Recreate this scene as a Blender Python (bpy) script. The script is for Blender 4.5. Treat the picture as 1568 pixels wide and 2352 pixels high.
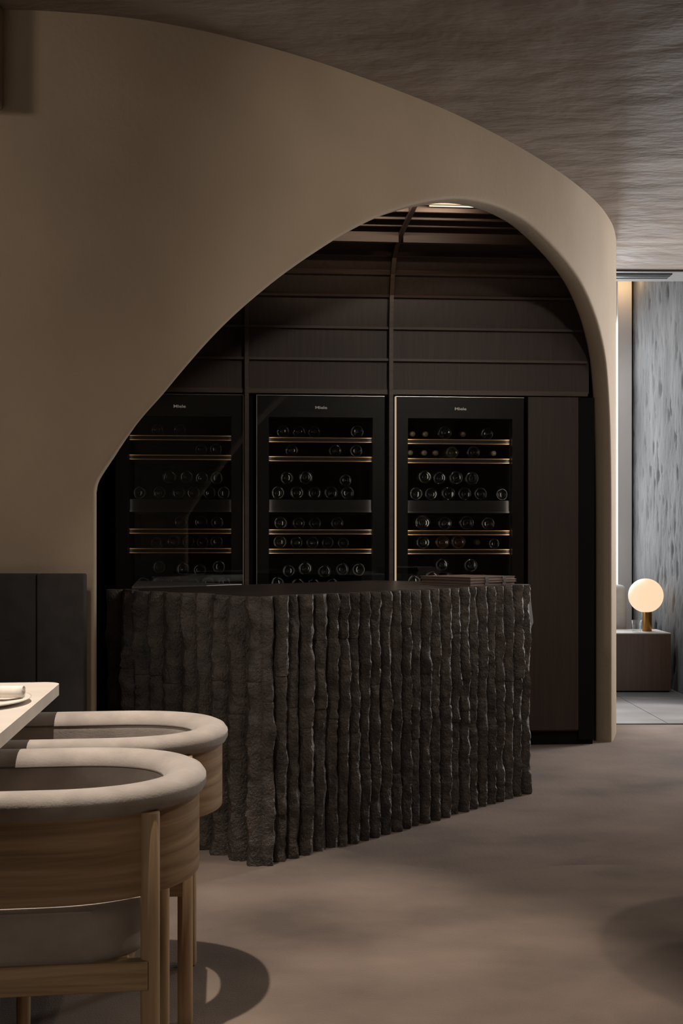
import bpy, bmesh, math, random
from mathutils import Vector, Matrix, noise
R = math.radians
random.seed(7)
for o in list(bpy.data.objects): bpy.data.objects.remove(o)
SC = bpy.context.scene
COL = SC.collection

# ------------------------------------------------------------------ camera
F, CX, HY, EYE = 2350.0, 784.0, 1254.0, 1.10      # focal length in px, principal x, horizon y, eye height
cam = bpy.data.cameras.new('camera'); cam_o = bpy.data.objects.new('camera', cam); COL.objects.link(cam_o)
cam_o.location = (0, 0, EYE); cam_o.rotation_euler = (R(90), 0, 0)
cam.sensor_width = 36; cam.sensor_fit = 'AUTO'; cam.lens = 36*F/2352; cam.shift_y = (HY-1176)/2352
cam.clip_start = 0.02
SC.camera = cam_o

# ------------------------------------------------------------------ world, lights, exposure
SC.view_settings.view_transform = 'Standard'
try: SC.view_settings.look = 'None'
except Exception: pass
SC.view_settings.gamma = 1; SC.view_settings.use_curve_mapping = False
SC.view_settings.exposure = 0.85
w = bpy.data.worlds.new('world'); SC.world = w; w.use_nodes = True
w.node_tree.nodes['Background'].inputs[0].default_value = (0.75, 0.85, 1.0, 1)
w.node_tree.nodes['Background'].inputs[1].default_value = 1.0

def area(name, loc, look, sx, sy, power, col, spread=180):
    l = bpy.data.lights.new(name, 'AREA'); l.shape = 'RECTANGLE'; l.size = sx; l.size_y = sy
    l.energy = power; l.color = col; l.spread = R(spread)
    o = bpy.data.objects.new(name, l); COL.objects.link(o); o.location = loc
    o.rotation_euler = (Vector(look)-Vector(loc)).to_track_quat('-Z', 'Y').to_euler()
    return o
# daylight from the lounge end and side; the two dining room areas are added fill
area('lounge_window_daylight', (1.75, 9.02, 1.75), (1.80, 4.0, 1.3), 1.30, 2.6, 54, (0.95, 0.97, 1.0))
area('lounge_side_window_daylight', (3.86, 6.35, 1.75), (0.6, 5.0, 1.3), 1.4, 2.5, 112, (1.0, 0.98, 0.96))
area('dining_side_fill', (2.68, 4.55, 1.65), (0.6, 4.2, 1.4), 1.5, 1.9, 6, (1.0, 0.94, 0.88))  # weak fill added from the right, no window is built there
area('dining_rear_fill', (-1.6, -2.5, 1.9), (-0.6, 3.4, 1.5), 2.6, 1.6, 15, (1.0, 0.88, 0.76))  # soft fill added behind the camera to lift the walls

# ------------------------------------------------------------------ helpers
def lin(r, g=None, b=None):
    if g is None: h = r.lstrip('#'); r, g, b = [int(h[i:i+2], 16) for i in (0, 2, 4)]
    f = lambda c: (c/255/12.92) if c/255 <= .04045 else ((c/255+.055)/1.055)**2.4
    return (f(r), f(g), f(b), 1)

def mat(name, c1, c2=None, rough=.6, metal=0, scale=(4, 4, 4), detail=5, bump=0, bscale=(40, 40, 40), spec=.5,
        lo=.35, hi=.65, distort=0, bdist=.01, bdetail=4, bump2=0, b2scale=(200, 200, 200), sheen=0, c3=None, coat=0):
    m = bpy.data.materials.new(name); m.use_nodes = True
    nt = m.node_tree; N = nt.nodes; L = nt.links; p = N['Principled BSDF']
    p.inputs['Roughness'].default_value = rough; p.inputs['Metallic'].default_value = metal
    p.inputs['Specular IOR Level'].default_value = spec
    p.inputs['Coat Weight'].default_value = coat
    if sheen: p.inputs['Sheen Weight'].default_value = sheen
    p.inputs['Base Color'].default_value = c1
    tc = N.new('ShaderNodeTexCoord')
    def nz(sc, det, dst=0):
        mp = N.new('ShaderNodeMapping'); mp.inputs['Scale'].default_value = sc
        L.new(tc.outputs['Object'], mp.inputs[0])
        n = N.new('ShaderNodeTexNoise'); n.inputs['Scale'].default_value = 1; n.inputs['Detail'].default_value = det
        n.inputs['Distortion'].default_value = dst
        L.new(mp.outputs[0], n.inputs[0]); return n
    if c2:
        n = nz(scale, detail, distort); r = N.new('ShaderNodeValToRGB')
        r.color_ramp.elements[0].position = lo; r.color_ramp.elements[1].position = hi
        r.color_ramp.elements[0].color = c1; r.color_ramp.elements[1].color = c2
        if c3:
            e = r.color_ramp.elements.new((lo+hi)/2); e.color = c3
        L.new(n.outputs[0], r.inputs[0]); L.new(r.outputs[0], p.inputs['Base Color'])
    prev = None
    for bs, sc in ((bump, bscale), (bump2, b2scale)):
        if bs:
            n = nz(sc, bdetail); b = N.new('ShaderNodeBump'); b.inputs['Strength'].default_value = bs
            b.inputs['Distance'].default_value = bdist
            L.new(n.outputs[0], b.inputs['Height'])
            if prev: L.new(prev.outputs[0], b.inputs['Normal'])
            prev = b
    if prev: L.new(prev.outputs[0], p.inputs['Normal'])
    return m

def emis(name, col, s):
    m = bpy.data.materials.new(name); m.use_nodes = True; nt = m.node_tree
    p = nt.nodes['Principled BSDF']; p.inputs['Base Color'].default_value = (.02, .02, .02, 1)
    p.inputs['Emission Color'].default_value = col; p.inputs['Emission Strength'].default_value = s
    return m

def glassmat(name, tint=(1, 1, 1, 1), ior=1.5, rough=0.0):
    m = bpy.data.materials.new(name); m.use_nodes = True; nt = m.node_tree; N = nt.nodes
    N.remove(N['Principled BSDF']); out = N['Material Output']
    t = N.new('ShaderNodeBsdfTransparent'); t.inputs[0].default_value = tint
    g = N.new('ShaderNodeBsdfGlossy'); g.inputs['Roughness'].default_value = rough
    lw = N.new('ShaderNodeLayerWeight'); lw.inputs['Blend'].default_value = .5
    pw = N.new('ShaderNodeMath'); pw.operation = 'POWER'; pw.inputs[1].default_value = 4.5; nt.links.new(lw.outputs['Facing'], pw.inputs[0])
    fr = N.new('ShaderNodeMath'); fr.operation = 'MULTIPLY_ADD'; fr.inputs[1].default_value = .7; fr.inputs[2].default_value = ((ior-1)/(ior+1))**2; nt.links.new(pw.outputs[0], fr.inputs[0])
    mx = N.new('ShaderNodeMixShader'); nt.links.new(fr.outputs[0], mx.inputs[0])
    nt.links.new(t.outputs[0], mx.inputs[1]); nt.links.new(g.outputs[0], mx.inputs[2]); nt.links.new(mx.outputs[0], out.inputs[0])
    return m

M = {}
M['plaster'] = mat('plaster', lin(140, 125, 107), lin(156, 140, 121), .75, scale=(1.3, 1.3, 1.0), detail=6, bump=.15, bscale=(6, 6, 3), bdist=.01, bump2=.15, b2scale=(45, 45, 45), spec=.25)
M['ceiling'] = mat('ceiling', lin(112, 100, 90), lin(138, 126, 116), .55, scale=(1.1, 3.2, 1), detail=5, bump=.8, bscale=(3.2, 7, 2), bdist=.04, distort=.6, bump2=.12, b2scale=(30, 60, 30), spec=.35)
M['darkwood'] = mat('dark_stained_wood', lin(54, 42, 36), lin(62, 49, 42), .5, scale=(60, 60, 2.5), detail=4, bump=.06, bscale=(120, 120, 4), bdist=.002, spec=.35)
M['darkwoodh'] = mat('dark_stained_wood_rail', lin(68, 54, 46), lin(80, 64, 55), .45, scale=(3, 60, 60), detail=4, spec=.4)
M['black'] = mat('black_lacquer', lin(16, 15, 15), None, .4, spec=.4)
M['void'] = mat('black_matte', lin(10, 9, 9), None, .8, spec=.2)
M['carpet'] = mat('carpet', lin(86, 74, 67), lin(126, 110, 99), .95, scale=(1.9, 2.8, 1), detail=7, lo=.3, hi=.7, bump=.5, bscale=(220, 220, 220), bdist=.004, bump2=.3, b2scale=(60, 14, 30), spec=.1, sheen=.15, c3=lin(110, 95, 86))
M['carpet2'] = mat('carpet_light', lin(90, 78, 70), lin(132, 116, 104), .95, scale=(1.7, 2.9, 1), detail=7, lo=.3, hi=.7, bump=.5, bscale=(220, 220, 220), bdist=.004, bump2=.3, b2scale=(60, 14, 30), spec=.1, sheen=.15)
M['tilefloor'] = mat('stone_floor', lin(112, 107, 104), lin(140, 135, 131), .45, scale=(1.5, 5, 1), detail=6, lo=.3, hi=.7, bump=.1, bscale=(20, 20, 20), spec=.4)
M['roughwall'] = mat('rough_stone_plaster', lin(74, 72, 70), lin(92, 90, 88), .85, scale=(3, 5, 2), detail=8, bump=.35, bscale=(16, 26, 9), bdist=.015, bdetail=8, bump2=.3, b2scale=(50, 80, 25), spec=.25)
M['soffit'] = mat('grey_soffit', lin(104, 101, 98), None, .6)
M['whitewall'] = mat('white_plaster', lin(186, 180, 174), lin(196, 190, 184), .7, scale=(3, 3, 1))
M['stone'] = mat('split_basalt', lin(42, 36, 32), lin(82, 71, 62), .5, scale=(22, 22, 14), detail=8, lo=.28, hi=.75, bump=1, bscale=(130, 130, 95), bdist=.007, bdetail=8, bump2=.5, b2scale=(380, 380, 380), spec=.75)
M['stone_sawn'] = mat('sawn_basalt', lin(58, 51, 46), lin(70, 62, 56), .6, scale=(22, 22, 14), detail=6, bump=.2, bscale=(130, 130, 130), bdist=.003)
M['counter'] = mat('dark_stone_top', lin(44, 37, 33), lin(56, 47, 42), .32, scale=(6, 6, 6), detail=7, bump=.05, bscale=(60, 60, 60), spec=.45)
M['steel'] = mat('brushed_steel', lin(190, 186, 180), lin(175, 171, 166), .3, 1, scale=(4, 120, 4))
M['brass'] = mat('aged_brass', lin(150, 108, 58), lin(166, 122, 68), .32, 1, scale=(80, 80, 3))
M['shelfwood'] = mat('beech_edge', lin(186, 140, 92), lin(205, 160, 108), .5, scale=(3, 60, 60))
M['bottle'] = mat('bottle_glass', lin(14, 17, 14), None, .1, spec=.8, coat=.3)
M['bottle_amber'] = mat('bottle_glass_amber', lin(58, 34, 24), None, .12, spec=.8)
M['bottle_green'] = mat('bottle_glass_green', lin(60, 62, 40), None, .12, spec=.8)
M['foil'] = mat('foil_capsule', lin(150, 132, 112), None, .4, .3)
M['paper'] = mat('bottle_label_paper', lin(205, 180, 150), None, .7)
M['pane'] = glassmat('cabinet_glass', (.80, .80, .80, 1), 1.5)
M['clear'] = glassmat('clear_glass', (.97, .98, .98, 1), 1.45)
M['logo'] = mat('white_print', lin(225, 222, 215), None, .5)
M['oak'] = mat('light_oak', lin(132, 105, 76), lin(186, 158, 124), .5, scale=(2.0, 2.0, 46), detail=5, lo=.3, hi=.68, distort=.9, bump=.05, bscale=(4, 4, 140), bdist=.002, spec=.35)
M['oakleg'] = mat('light_oak_leg', lin(158, 130, 98), lin(182, 154, 120), .5, scale=(70, 70, 2.5), detail=4, spec=.35)
M['fabric'] = mat('grey_suede', lin(148, 139, 131), lin(172, 162, 153), .92, scale=(14, 14, 14), detail=6, lo=.3, hi=.72, bump=.3, bscale=(260, 260, 260), bdist=.002, spec=.15, sheen=.25)
M['charcoal'] = mat('charcoal_fabric', lin(50, 48, 46), lin(56, 54, 52), .9, scale=(20, 20, 20), bump=.2, bscale=(300, 300, 300), bdist=.001, spec=.15)
M['seamdark'] = mat('seam_thread', lin(96, 88, 82), None, .9, spec=.1)
M['tabletop'] = mat('pale_table_top', lin(202, 192, 180), lin(210, 200, 189), .5, scale=(3, 12, 3), spec=.35)
M['ceramic'] = mat('white_ceramic', lin(226, 218, 208), None, .3)
M['linen'] = mat('white_linen', lin(228, 220, 210), lin(216, 207, 196), .85, scale=(30, 30, 30), bump=.25, bscale=(300, 300, 300), bdist=.001, spec=.15)
M['kraft'] = mat('brown_card', lin(108, 86, 73), lin(120, 96, 82), .6, scale=(20, 20, 20), bump=.1, bscale=(200, 200, 200), bdist=.001)
M['pages'] = mat('card_pages', lin(100, 88, 78), lin(82, 70, 62), .8, scale=(3, 3, 600))
M['strap'] = mat('dark_leather', lin(50, 33, 28), None, .5)
M['sofa'] = mat('light_grey_upholstery', lin(176, 174, 172), lin(186, 184, 182), .9, scale=(25, 25, 25), bump=.2, bscale=(250, 250, 250), bdist=.001, spec=.15)
M['walnut'] = mat('brown_veneer', lin(92, 70, 55), lin(102, 78, 62), .5, scale=(50, 50, 2), detail=4)
M['metaltrim'] = mat('dark_metal_trim', lin(52, 50, 48), None, .45, .6)
M['lampglow'] = emis('lamp_globe_glow', lin(255, 220, 182), .55)
M['ledglow'] = emis('led_strip_glow', (1.0, .80, .58, 1), .9)
M['trimglint'] = emis('trim_glint', (1.0, .74, .50, 1), .26)  # painted highlight of the steel door trim, done as emission
M['spotglow'] = emis('downlight_lens_glow', (1.0, .86, .7, 1), 4)
M['water'] = glassmat('water', (.97, .98, .98, 1), 1.33)

def link(name, me, m=None, parent=None, smooth=False):
    o = bpy.data.objects.new(name, me); COL.objects.link(o)
    if m and not me.materials: me.materials.append(M[m])
    if parent: o.parent = parent
    if smooth:
        for p in me.polygons: p.use_smooth = True
    return o
def obj(name, bm, m, parent=None, smooth=False, bev=0, seg=2, auto=None):
    if bev:
        bmesh.ops.bevel(bm, geom=[e for e in bm.edges], offset=bev, segments=seg, affect='EDGES', profile=.5, clamp_overlap=True)
    bmesh.ops.recalc_face_normals(bm, faces=bm.faces)
    me = bpy.data.meshes.new(name); bm.to_mesh(me); bm.free()
    o = link(name, me, m, parent, smooth)
    if auto is not None:
        for p in me.polygons: p.use_smooth = True
        for e in me.edges: pass
        me.set_sharp_from_angle(angle=R(auto))
    return o
def tag(o, label=None, cat=None, group=None, kind=None):
    if label: o['label'] = label
    if cat: o['category'] = cat
    if group: o['group'] = group
    if kind: o['kind'] = kind
    return o
def empty(name, loc=(0, 0, 0), rz=0, label=None, cat=None, group=None, kind=None):
    o = bpy.data.objects.new(name, None); COL.objects.link(o); o.location = loc; o.rotation_euler = (0, 0, rz)
    o.empty_display_size = .05
    return tag(o, label, cat, group, kind)
def bx(bm, x0, x1, y0, y1, z0, z1):
    vs = [bm.verts.new((x, y, z)) for z in (z0, z1) for y in (y0, y1) for x in (x0, x1)]
    for f in ((0, 2, 3, 1), (4, 5, 7, 6), (0, 1, 5, 4), (2, 6, 7, 3), (0, 4, 6, 2), (1, 3, 7, 5)):
        bm.faces.new([vs[i] for i in f])
    return bm
def box(*a): return bx(bmesh.new(), *a)
def prism(pts, z0, z1):
    bm = bmesh.new()
    a = [bm.verts.new((x, y, z0)) for x, y in pts]; b = [bm.verts.new((x, y, z1)) for x, y in pts]
    n = len(pts); bm.faces.new(a[::-1]); bm.faces.new(b)
    for i in range(n): bm.faces.new((a[i], a[(i+1) % n], b[(i+1) % n], b[i]))
    return bm
def lathe(prof, n=32, bm=None, axis='z'):
    bm = bm or bmesh.new(); rings = []
    for r, z in prof:
        if r < 1e-6: rings.append([bm.verts.new((0, 0, z))])
        else: rings.append([bm.verts.new((r*math.cos(2*math.pi*i/n), r*math.sin(2*math.pi*i/n), z)) for i in range(n)])
    for a, b in zip(rings, rings[1:]):
        for i in range(n):
            j = (i+1) % n
            if len(a) == 1 and len(b) == 1: continue
            if len(a) == 1: bm.faces.new((a[0], b[i], b[j]))
            elif len(b) == 1: bm.faces.new((a[i], a[j], b[0]))
            else: bm.faces.new((a[i], a[j], b[j], b[i]))
    if axis == 'y': bmesh.ops.rotate(bm, verts=bm.verts, cent=(0, 0, 0), matrix=Matrix.Rotation(R(-90), 3, 'X'))   # +z -> +y
    return bm
def sweep(path, prof, closed_prof=True, caps=True, bm=None):
    """path: list of (x,y,nx,ny) (outward normal in plan); prof: list of (r,h)."""
    bm = bm or bmesh.new(); rings = []
    for x, y, nx, ny in path: rings.append([bm.verts.new((x+nx*r, y+ny*r, h)) for r, h in prof])
    n = len(prof)
    for a, b in zip(rings, rings[1:]):
        for i in range(n if closed_prof else n-1):
            j = (i+1) % n; bm.faces.new((a[i], b[i], b[j], a[j]))
    if caps and closed_prof: bm.faces.new(rings[0][::-1]); bm.faces.new(rings[-1])
    return bm
def catmull(pts, n):
    out = []
    P = [tuple(2*a-b for a, b in zip(pts[0], pts[1]))]+list(pts)+[tuple(2*a-b for a, b in zip(pts[-1], pts[-2]))]
    for i in range(1, len(P)-2):
        p0, p1, p2, p3 = P[i-1:i+3]
        for k in range(n):
            t = k/n
            out.append(tuple(.5*((2*b)+(-a+c)*t+(2*a-5*b+4*c-d)*t*t+(-a+3*b-3*c+d)*t**3) for a, b, c, d in zip(p0, p1, p2, p3)))
    out.append(tuple(pts[-1])); return out
def fbm(v, oct=4, h=.9, lac=2.0): return noise.fractal(Vector(v), h, lac, oct)

HC = 2.91           # dining room ceiling height

# ================================================================== SETTING
# floor: carpet, a raised carpet piece with curved edge, threshold trim and stone beyond
tag(obj('floor', box(-3.2, 4.0, -2.6, 6.30, -.1, 0), 'carpet'), kind='structure')
def img_floor(x, y):
    Z = EYE*F/(y-HY); return ((x-CX)*Z/F, Z)
edge = [img_floor(*p) for p in ((660, 1935), (780, 1953), (860, 1978), (950, 1995), (1060, 2004), (1180, 2001), (1300, 1993), (1430, 1992), (1568, 1997))]
edge = [(-1.3, 4.0), (-.9, 3.95)] + [edge[0]] + edge[1:] + [(1.9, 3.45), (2.5, 3.7)]
edge = catmull(edge, 8)
bm = bmesh.new(); top = []; low = []
for x, y in edge:
    top.append((bm.verts.new((x, y, 0)), bm.verts.new((x, y-.004, .009)), bm.verts.new((x, -2.5, .009))))
for a, b in zip(top, top[1:]):
    bm.faces.new((a[0], a[1], b[1], b[0])); bm.faces.new((a[1], a[2], b[2], b[1]))
tag(obj('floor_carpet', bm, 'carpet2'), kind='structure')
tag(obj('trim_1', box(1.5, 4.0, 6.30, 6.33, -.1, .004), 'metaltrim'), kind='structure')
lf = empty('floor_lounge'); tag(lf, kind='structure')
obj('subfloor', box(1.2, 4.0, 6.33, 9.2, -.1, -.012), 'metaltrim', lf)
for (x0, x1) in ((.9, 2.02), (2.025, 3.2), (3.205, 4.0)):
    for (y0, y1) in ((6.33, 7.35), (7.355, 8.4), (8.405, 9.2)):
        obj('tile', box(x0, x1, y0, y1, -.012, 0), 'tilefloor', lf)

# ceiling
cl = obj('ceiling', box(-3.2, 4.0, -2.6, 6.70, HC, HC+.12), 'ceiling'); tag(cl, kind='structure')
# soffit strip with slot diffuser at the end of the dining room ceiling
t = empty('trim_2'); tag(t, kind='structure')
obj('soffit', box(1.0, 4.0, 6.715, 6.98, HC-.005, HC+.6), 'soffit', t)
obj('soffit_lip', box(1.0, 4.0, 6.70, 6.715, HC-.012, HC+.1), 'metaltrim', t)
vent = empty('air_diffuser', (0, 0, 0), 0, 'black slotted linear air diffuser in the ceiling edge above the lounge', 'vent')
for k in range(2): obj('slot', box(1.55, 2.19, 6.775+k*.065, 6.825+k*.065, HC-.012, HC-.004), 'void', vent)
obj('slot_bar', box(1.55, 2.19, 6.828, 6.838, HC-.014, HC-.006), 'steel', vent)
tag(obj('ceiling_lounge', box(.9, 4.0, 6.98, 9.2, 3.42, 3.55), 'whitewall'), kind='structure')

# far walls of lounge
wb = bmesh.new()
bx(wb, -1.6, 1.1, 8.90, 9.0, -.1, 3.5); bx(wb, 2.392, 2.512, 8.86, 9.0, -.1, 3.5); bx(wb, 1.1, 2.392, 8.90, 9.0, 3.1, 3.5); bx(wb, 1.1, 2.392, 8.90, 9.0, -.1, .45)
tag(obj('wall_far', wb, 'whitewall'), kind='structure')
tag(obj('trim_3', box(2.512, 2.56, 8.95, 9.0, -.1, 3.5), 'metaltrim'), kind='structure')
wn = empty('window_1'); tag(wn, kind='structure')
obj('pane', box(1.1, 2.392, 8.945, 8.951, .45, 3.1), 'clear', wn)
for x in (1.1, 1.62): obj('mullion', box(x, x+.03, 8.93, 8.965, .45, 3.1), 'metaltrim', wn)

# rough stone wall on the right of the lounge (real relief)
bm = bmesh.new(); ny, nz_ = 110, 170; g = []
for j in range(ny+1):
    row = []
    for i in range(nz_+1):
        y = 7.05+1.95*j/ny; z = -.02+3.5*i/nz_
        a = fbm((y*3.0, z*1.1, 3.1), 5); b = fbm((y*14, z*4.5, 9.7), 4)
        gouge = max(0, fbm((y*20+2, z*4.0, 17), 4)-.28)
        row.append(bm.verts.new((2.53+.006*a+.0035*b+.035*gouge, y, z)))
    g.append(row)
for j in range(ny):
    for i in range(nz_): bm.faces.new((g[j][i], g[j+1][i], g[j+1][i+1], g[j][i+1]))
tag(obj('wall_right_lounge', bm, 'roughwall', smooth=True), kind='structure')

# plaster closing walls of the dining room (outside the frame, they bounce the light)
tag(obj('wall_right', box(2.72, 2.85, -2.6, 5.6, 0, HC), 'plaster'), kind='structure')
tag(obj('wall_left', box(-3.3, -3.2, -2.6, 3.6, 0, HC), 'plaster'), kind='structure')
tag(obj('wall_rear', box(-3.3, 4.0, -2.7, -2.6, 0, HC), 'plaster'), kind='structure')
tag(obj('trim_4', box(-3.2, -1.140, 3.30, 3.46, 2.57, HC), 'plaster', bev=.01), kind='structure')

# ------------------------------------------------------------------ arched plaster wall, curved in plan
crease = [(0, 22), (150, 25), (306, 33), (434, 61), (561, 94), (653, 115), (740, 145), (800, 164), (873, 193), (986, 235), (1035, 254), (1113, 294), (1216, 346), (1314, 407), (1388, 471), (1407, 505), (1412, 535)]
plan = []
for x, y in crease:
    Z = (HC-EYE)*F/(HY-y); plan.append(((x-CX)*Z/F, Z))
# light smoothing of the plan curve
for _ in range(2): plan = [plan[0]]+[tuple(.25*a+.5*b+.25*c for a, b, c in zip(plan[i-1], plan[i], plan[i+1])) for i in range(1, len(plan)-1)]+[plan[-1]]
plan = [(-3.3, 3.40), (-2.0, 3.43)]+plan+[(1.66, 6.20), (1.74, 6.7)]
PC = catmull(plan, 24)
S = [0.0]
for a, b in zip(PC, PC[1:]): S.append(S[-1]+math.hypot(b[0]-a[0], b[1]-a[1]))
def at_s(s):
    s = min(max(s, 0), S[-1]-1e-6)
    lo, hi = 0, len(S)-1
    while hi-lo > 1:
        m_ = (lo+hi)//2
        if S[m_] <= s: lo = m_
        else: hi = m_
    t = (s-S[lo])/(S[hi]-S[lo]); a, b = PC[lo], PC[hi]
    x, y = a[0]+(b[0]-a[0])*t, a[1]+(b[1]-a[1])*t
    i0, i1 = max(lo-2, 0), min(hi+2, len(PC)-1)
    dx, dy = PC[i1][0]-PC[i0][0], PC[i1][1]-PC[i0][1]; d = math.hypot(dx, dy)
    return x, y, -dy/d, dx/d            # normal pointing behind the wall
XI = [CX+F*p[0]/p[1] for p in PC]
def s_of_x(x):
    for i in range(len(XI)-1):
        if XI[i] <= x < XI[i+1]: return S[i]+(S[i+1]-S[i])*(x-XI[i])/(XI[i+1]-XI[i])
    return S[-1]
arch_px = [(218, 1128), (223, 1106), (236, 1083), (262, 1046), (290, 1006), (330, 955), (375, 905), (420, 851), (480, 783), (540, 723), (600, 671), (660, 624), (730, 576), (803, 531), (879, 494), (950, 471), (1012, 459), (1066, 457), (1124, 468), (1169, 485), (1213, 511), (1258, 552), (1298, 596), (1334, 647), (1361, 706), (1379, 763), (1391, 824), (1397, 890), (1401, 970), (1403, 1060), (1404, 1160)]
ctl = []
for x, y in arch_px:
    s = s_of_x(x); p = at_s(s); ctl.append((s, EYE+(HY-y)*p[1]/F))
sL, sR = ctl[0][0], ctl[-1][0]
con = catmull(ctl, 6)
# keep s monotone
for i in range(1, len(con)): con[i] = (max(con[i][0], con[i-1][0]+1e-4), con[i][1])
sR = con[-1][0]
con = [(sL, -.05), (sL, .4), (sL, .8)]+[(max(s, sL+1e-5*(i+1)), h) for i, (s, h) in enumerate(con)]+[(sR, .9), (sR, .45), (sR, -.05)]
# contour normals (pointing away from the opening) in (s,h)
cn = []
for i in range(len(con)):
    a, b = con[max(i-1, 0)], con[min(i+1, len(con)-1)]
    ds, dh = b[0]-a[0], b[1]-a[1]; d = math.hypot(ds, dh) or 1
    cn.append((-dh/d, ds/d))
for i in range(len(con)):
    if i <= 3: cn[i] = (-1, 0)
    if i >= len(con)-4: cn[i] = (1, 0)
TH = .09
bm = bmesh.new()
def wv(s, h, off=0):
    x, y, nx, ny = at_s(s); return bm.verts.new((x+nx*off, y+ny*off, h))
rad = .012
def ring(grow, off): return [wv(s+n[0]*grow, h+n[1]*grow, off) for (s, h), n in zip(con, cn)]
G2 = .03
rings = [ring(G2, 0), ring(rad, 0), ring(rad*.3, rad*.3), ring(0, rad), ring(0, TH*.5), ring(0, TH-rad), ring(rad*.3, TH-rad*.3), ring(rad, TH), ring(G2, TH)]
for a, b in zip(rings, rings[1:]):
    for i in range(len(a)-1): bm.faces.new((a[i], a[i+1], b[i+1], b[i]))
K0, K1 = 3, len(con)-4
def gp_(i): return (con[i][0]+cn[i][0]*G2, con[i][1]+cn[i][1]*G2)
def colz(i):
    h = gp_(i)[1]; return [h+(HC+.01-h)*q for q in (0, .1, .3, .6, 1.0)]
def fill(rg, off):
    prev = None
    for i in range(K0, K1+1):
        g = gp_(i); cur = [rg[i]]+[wv(g[0], z, off) for z in colz(i)[1:]]
        if prev:
            for q in range(4): bm.faces.new((prev[q], cur[q], cur[q+1], prev[q+1]))
        prev = cur
fill(rings[0], 0); fill(rings[-1], TH)
def strip(s0, s1, off, n, zs):
    pr = None
    for i in range(n+1):
        s = s0+(s1-s0)*i/n; c = [wv(s, z, off) for z in zs]
        if pr:
            for q in range(len(zs)-1): bm.faces.new((pr[q], c[q], c[q+1], pr[q+1]))
        pr = c
zl = [con[i][1] for i in range(K0)]+colz(K0); zr = [con[i][1] for i in range(len(con)-1, K1, -1)]+colz(K1)
for off in (0, TH):
    strip(.0, sL-G2, off, 60, zl); strip(sR+G2, S[-1]-.01, off, 30, zr)
bmesh.ops.remove_doubles(bm, verts=bm.verts, dist=.0004)
bmesh.ops.triangulate(bm, faces=[f for f in bm.faces if len(f.verts) > 4])
aw = obj('wall_front', bm, 'plaster', smooth=True); aw.data.set_sharp_from_angle(angle=R(50)); tag(aw, kind='structure')

# ------------------------------------------------------------------ timber back wall of the wine room
AW = R(4.0)
WO = Vector((0, 5.556, 0))
wall = empty('wall_back', WO, AW); tag(wall, kind='structure')
ca, sa = math.cos(AW), math.sin(AW)
def wl(x, y, d=0):
    """image point -> (local x, height) on the plane d metres behind the wall face."""
    k = (x-CX)/F
    # world point = (k Z, Z);  local y = -(X)*sa + (Z-5.556)*ca = d
    Z = (d+WO.y*ca)/(ca-k*sa); X = k*Z
    return X*ca+(Z-WO.y)*sa, EYE+(HY-y)*Z/F
def to_world(lx, ly, z=0): return Vector((WO.x+lx*ca-ly*sa, WO.y+lx*sa+ly*ca, z))
XL, XR = -1.36, 1.47
F_x = [(wl(265, 1100)[0], wl(558, 1100)[0]), (wl(590, 1100)[0], wl(883, 1100)[0]), (wl(910, 1100)[0], wl(1203, 1100)[0])]
RIBX = [wl(567, 900)[0], wl(896, 900)[0]]
HEAD = 1.935
# solid backing
bm = box(XL-.1, XR+.15, .62, .72, -.05, HC); obj('backing', bm, 'void', wall)
obj('side_panel', box(XL-.06, XL, -1.95, .62, 0, HC), 'darkwood', wall)
obj('side_reveal', box(XL, XL+.05, -.02, .6, 0, HEAD), 'void', wall)
# vault profile (local y towards viewer negative, h) with ledges at arc positions
def profile(t):
    pts = VP; return pts
VPC = [(0, 1.94), (0, 2.11), (-.004, 2.285), (-.03, 2.46), (-.085, 2.575), (-.17, 2.655), (-.29, 2.69), (-.45, 2.695), (-.575, 2.695), (-.70, 2.69), (-.825, 2.685), (-.95, 2.68), (-1.08, 2.675), (-1.2, 2.67), (-1.33, 2.665)]
def xlim(ly):
    # furthest local x at which a piece at local depth ly stays behind the arched wall
    best = XR
    for i in range(0, int(S[-1]*50)):
        x, y, nx, ny = at_s(i/50); wx, wy = x+nx*(TH+.012)-WO.x, y+ny*(TH+.012)-WO.y
        a, b = wx*ca+wy*sa, -wx*sa+wy*ca
        if a > -.2 and b > ly: best = min(best, a)
    return best
spans = [(XL, RIBX[0]-.012), (RIBX[0]+.012, RIBX[1]-.012), (RIBX[1]+.012, XR)]
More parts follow.
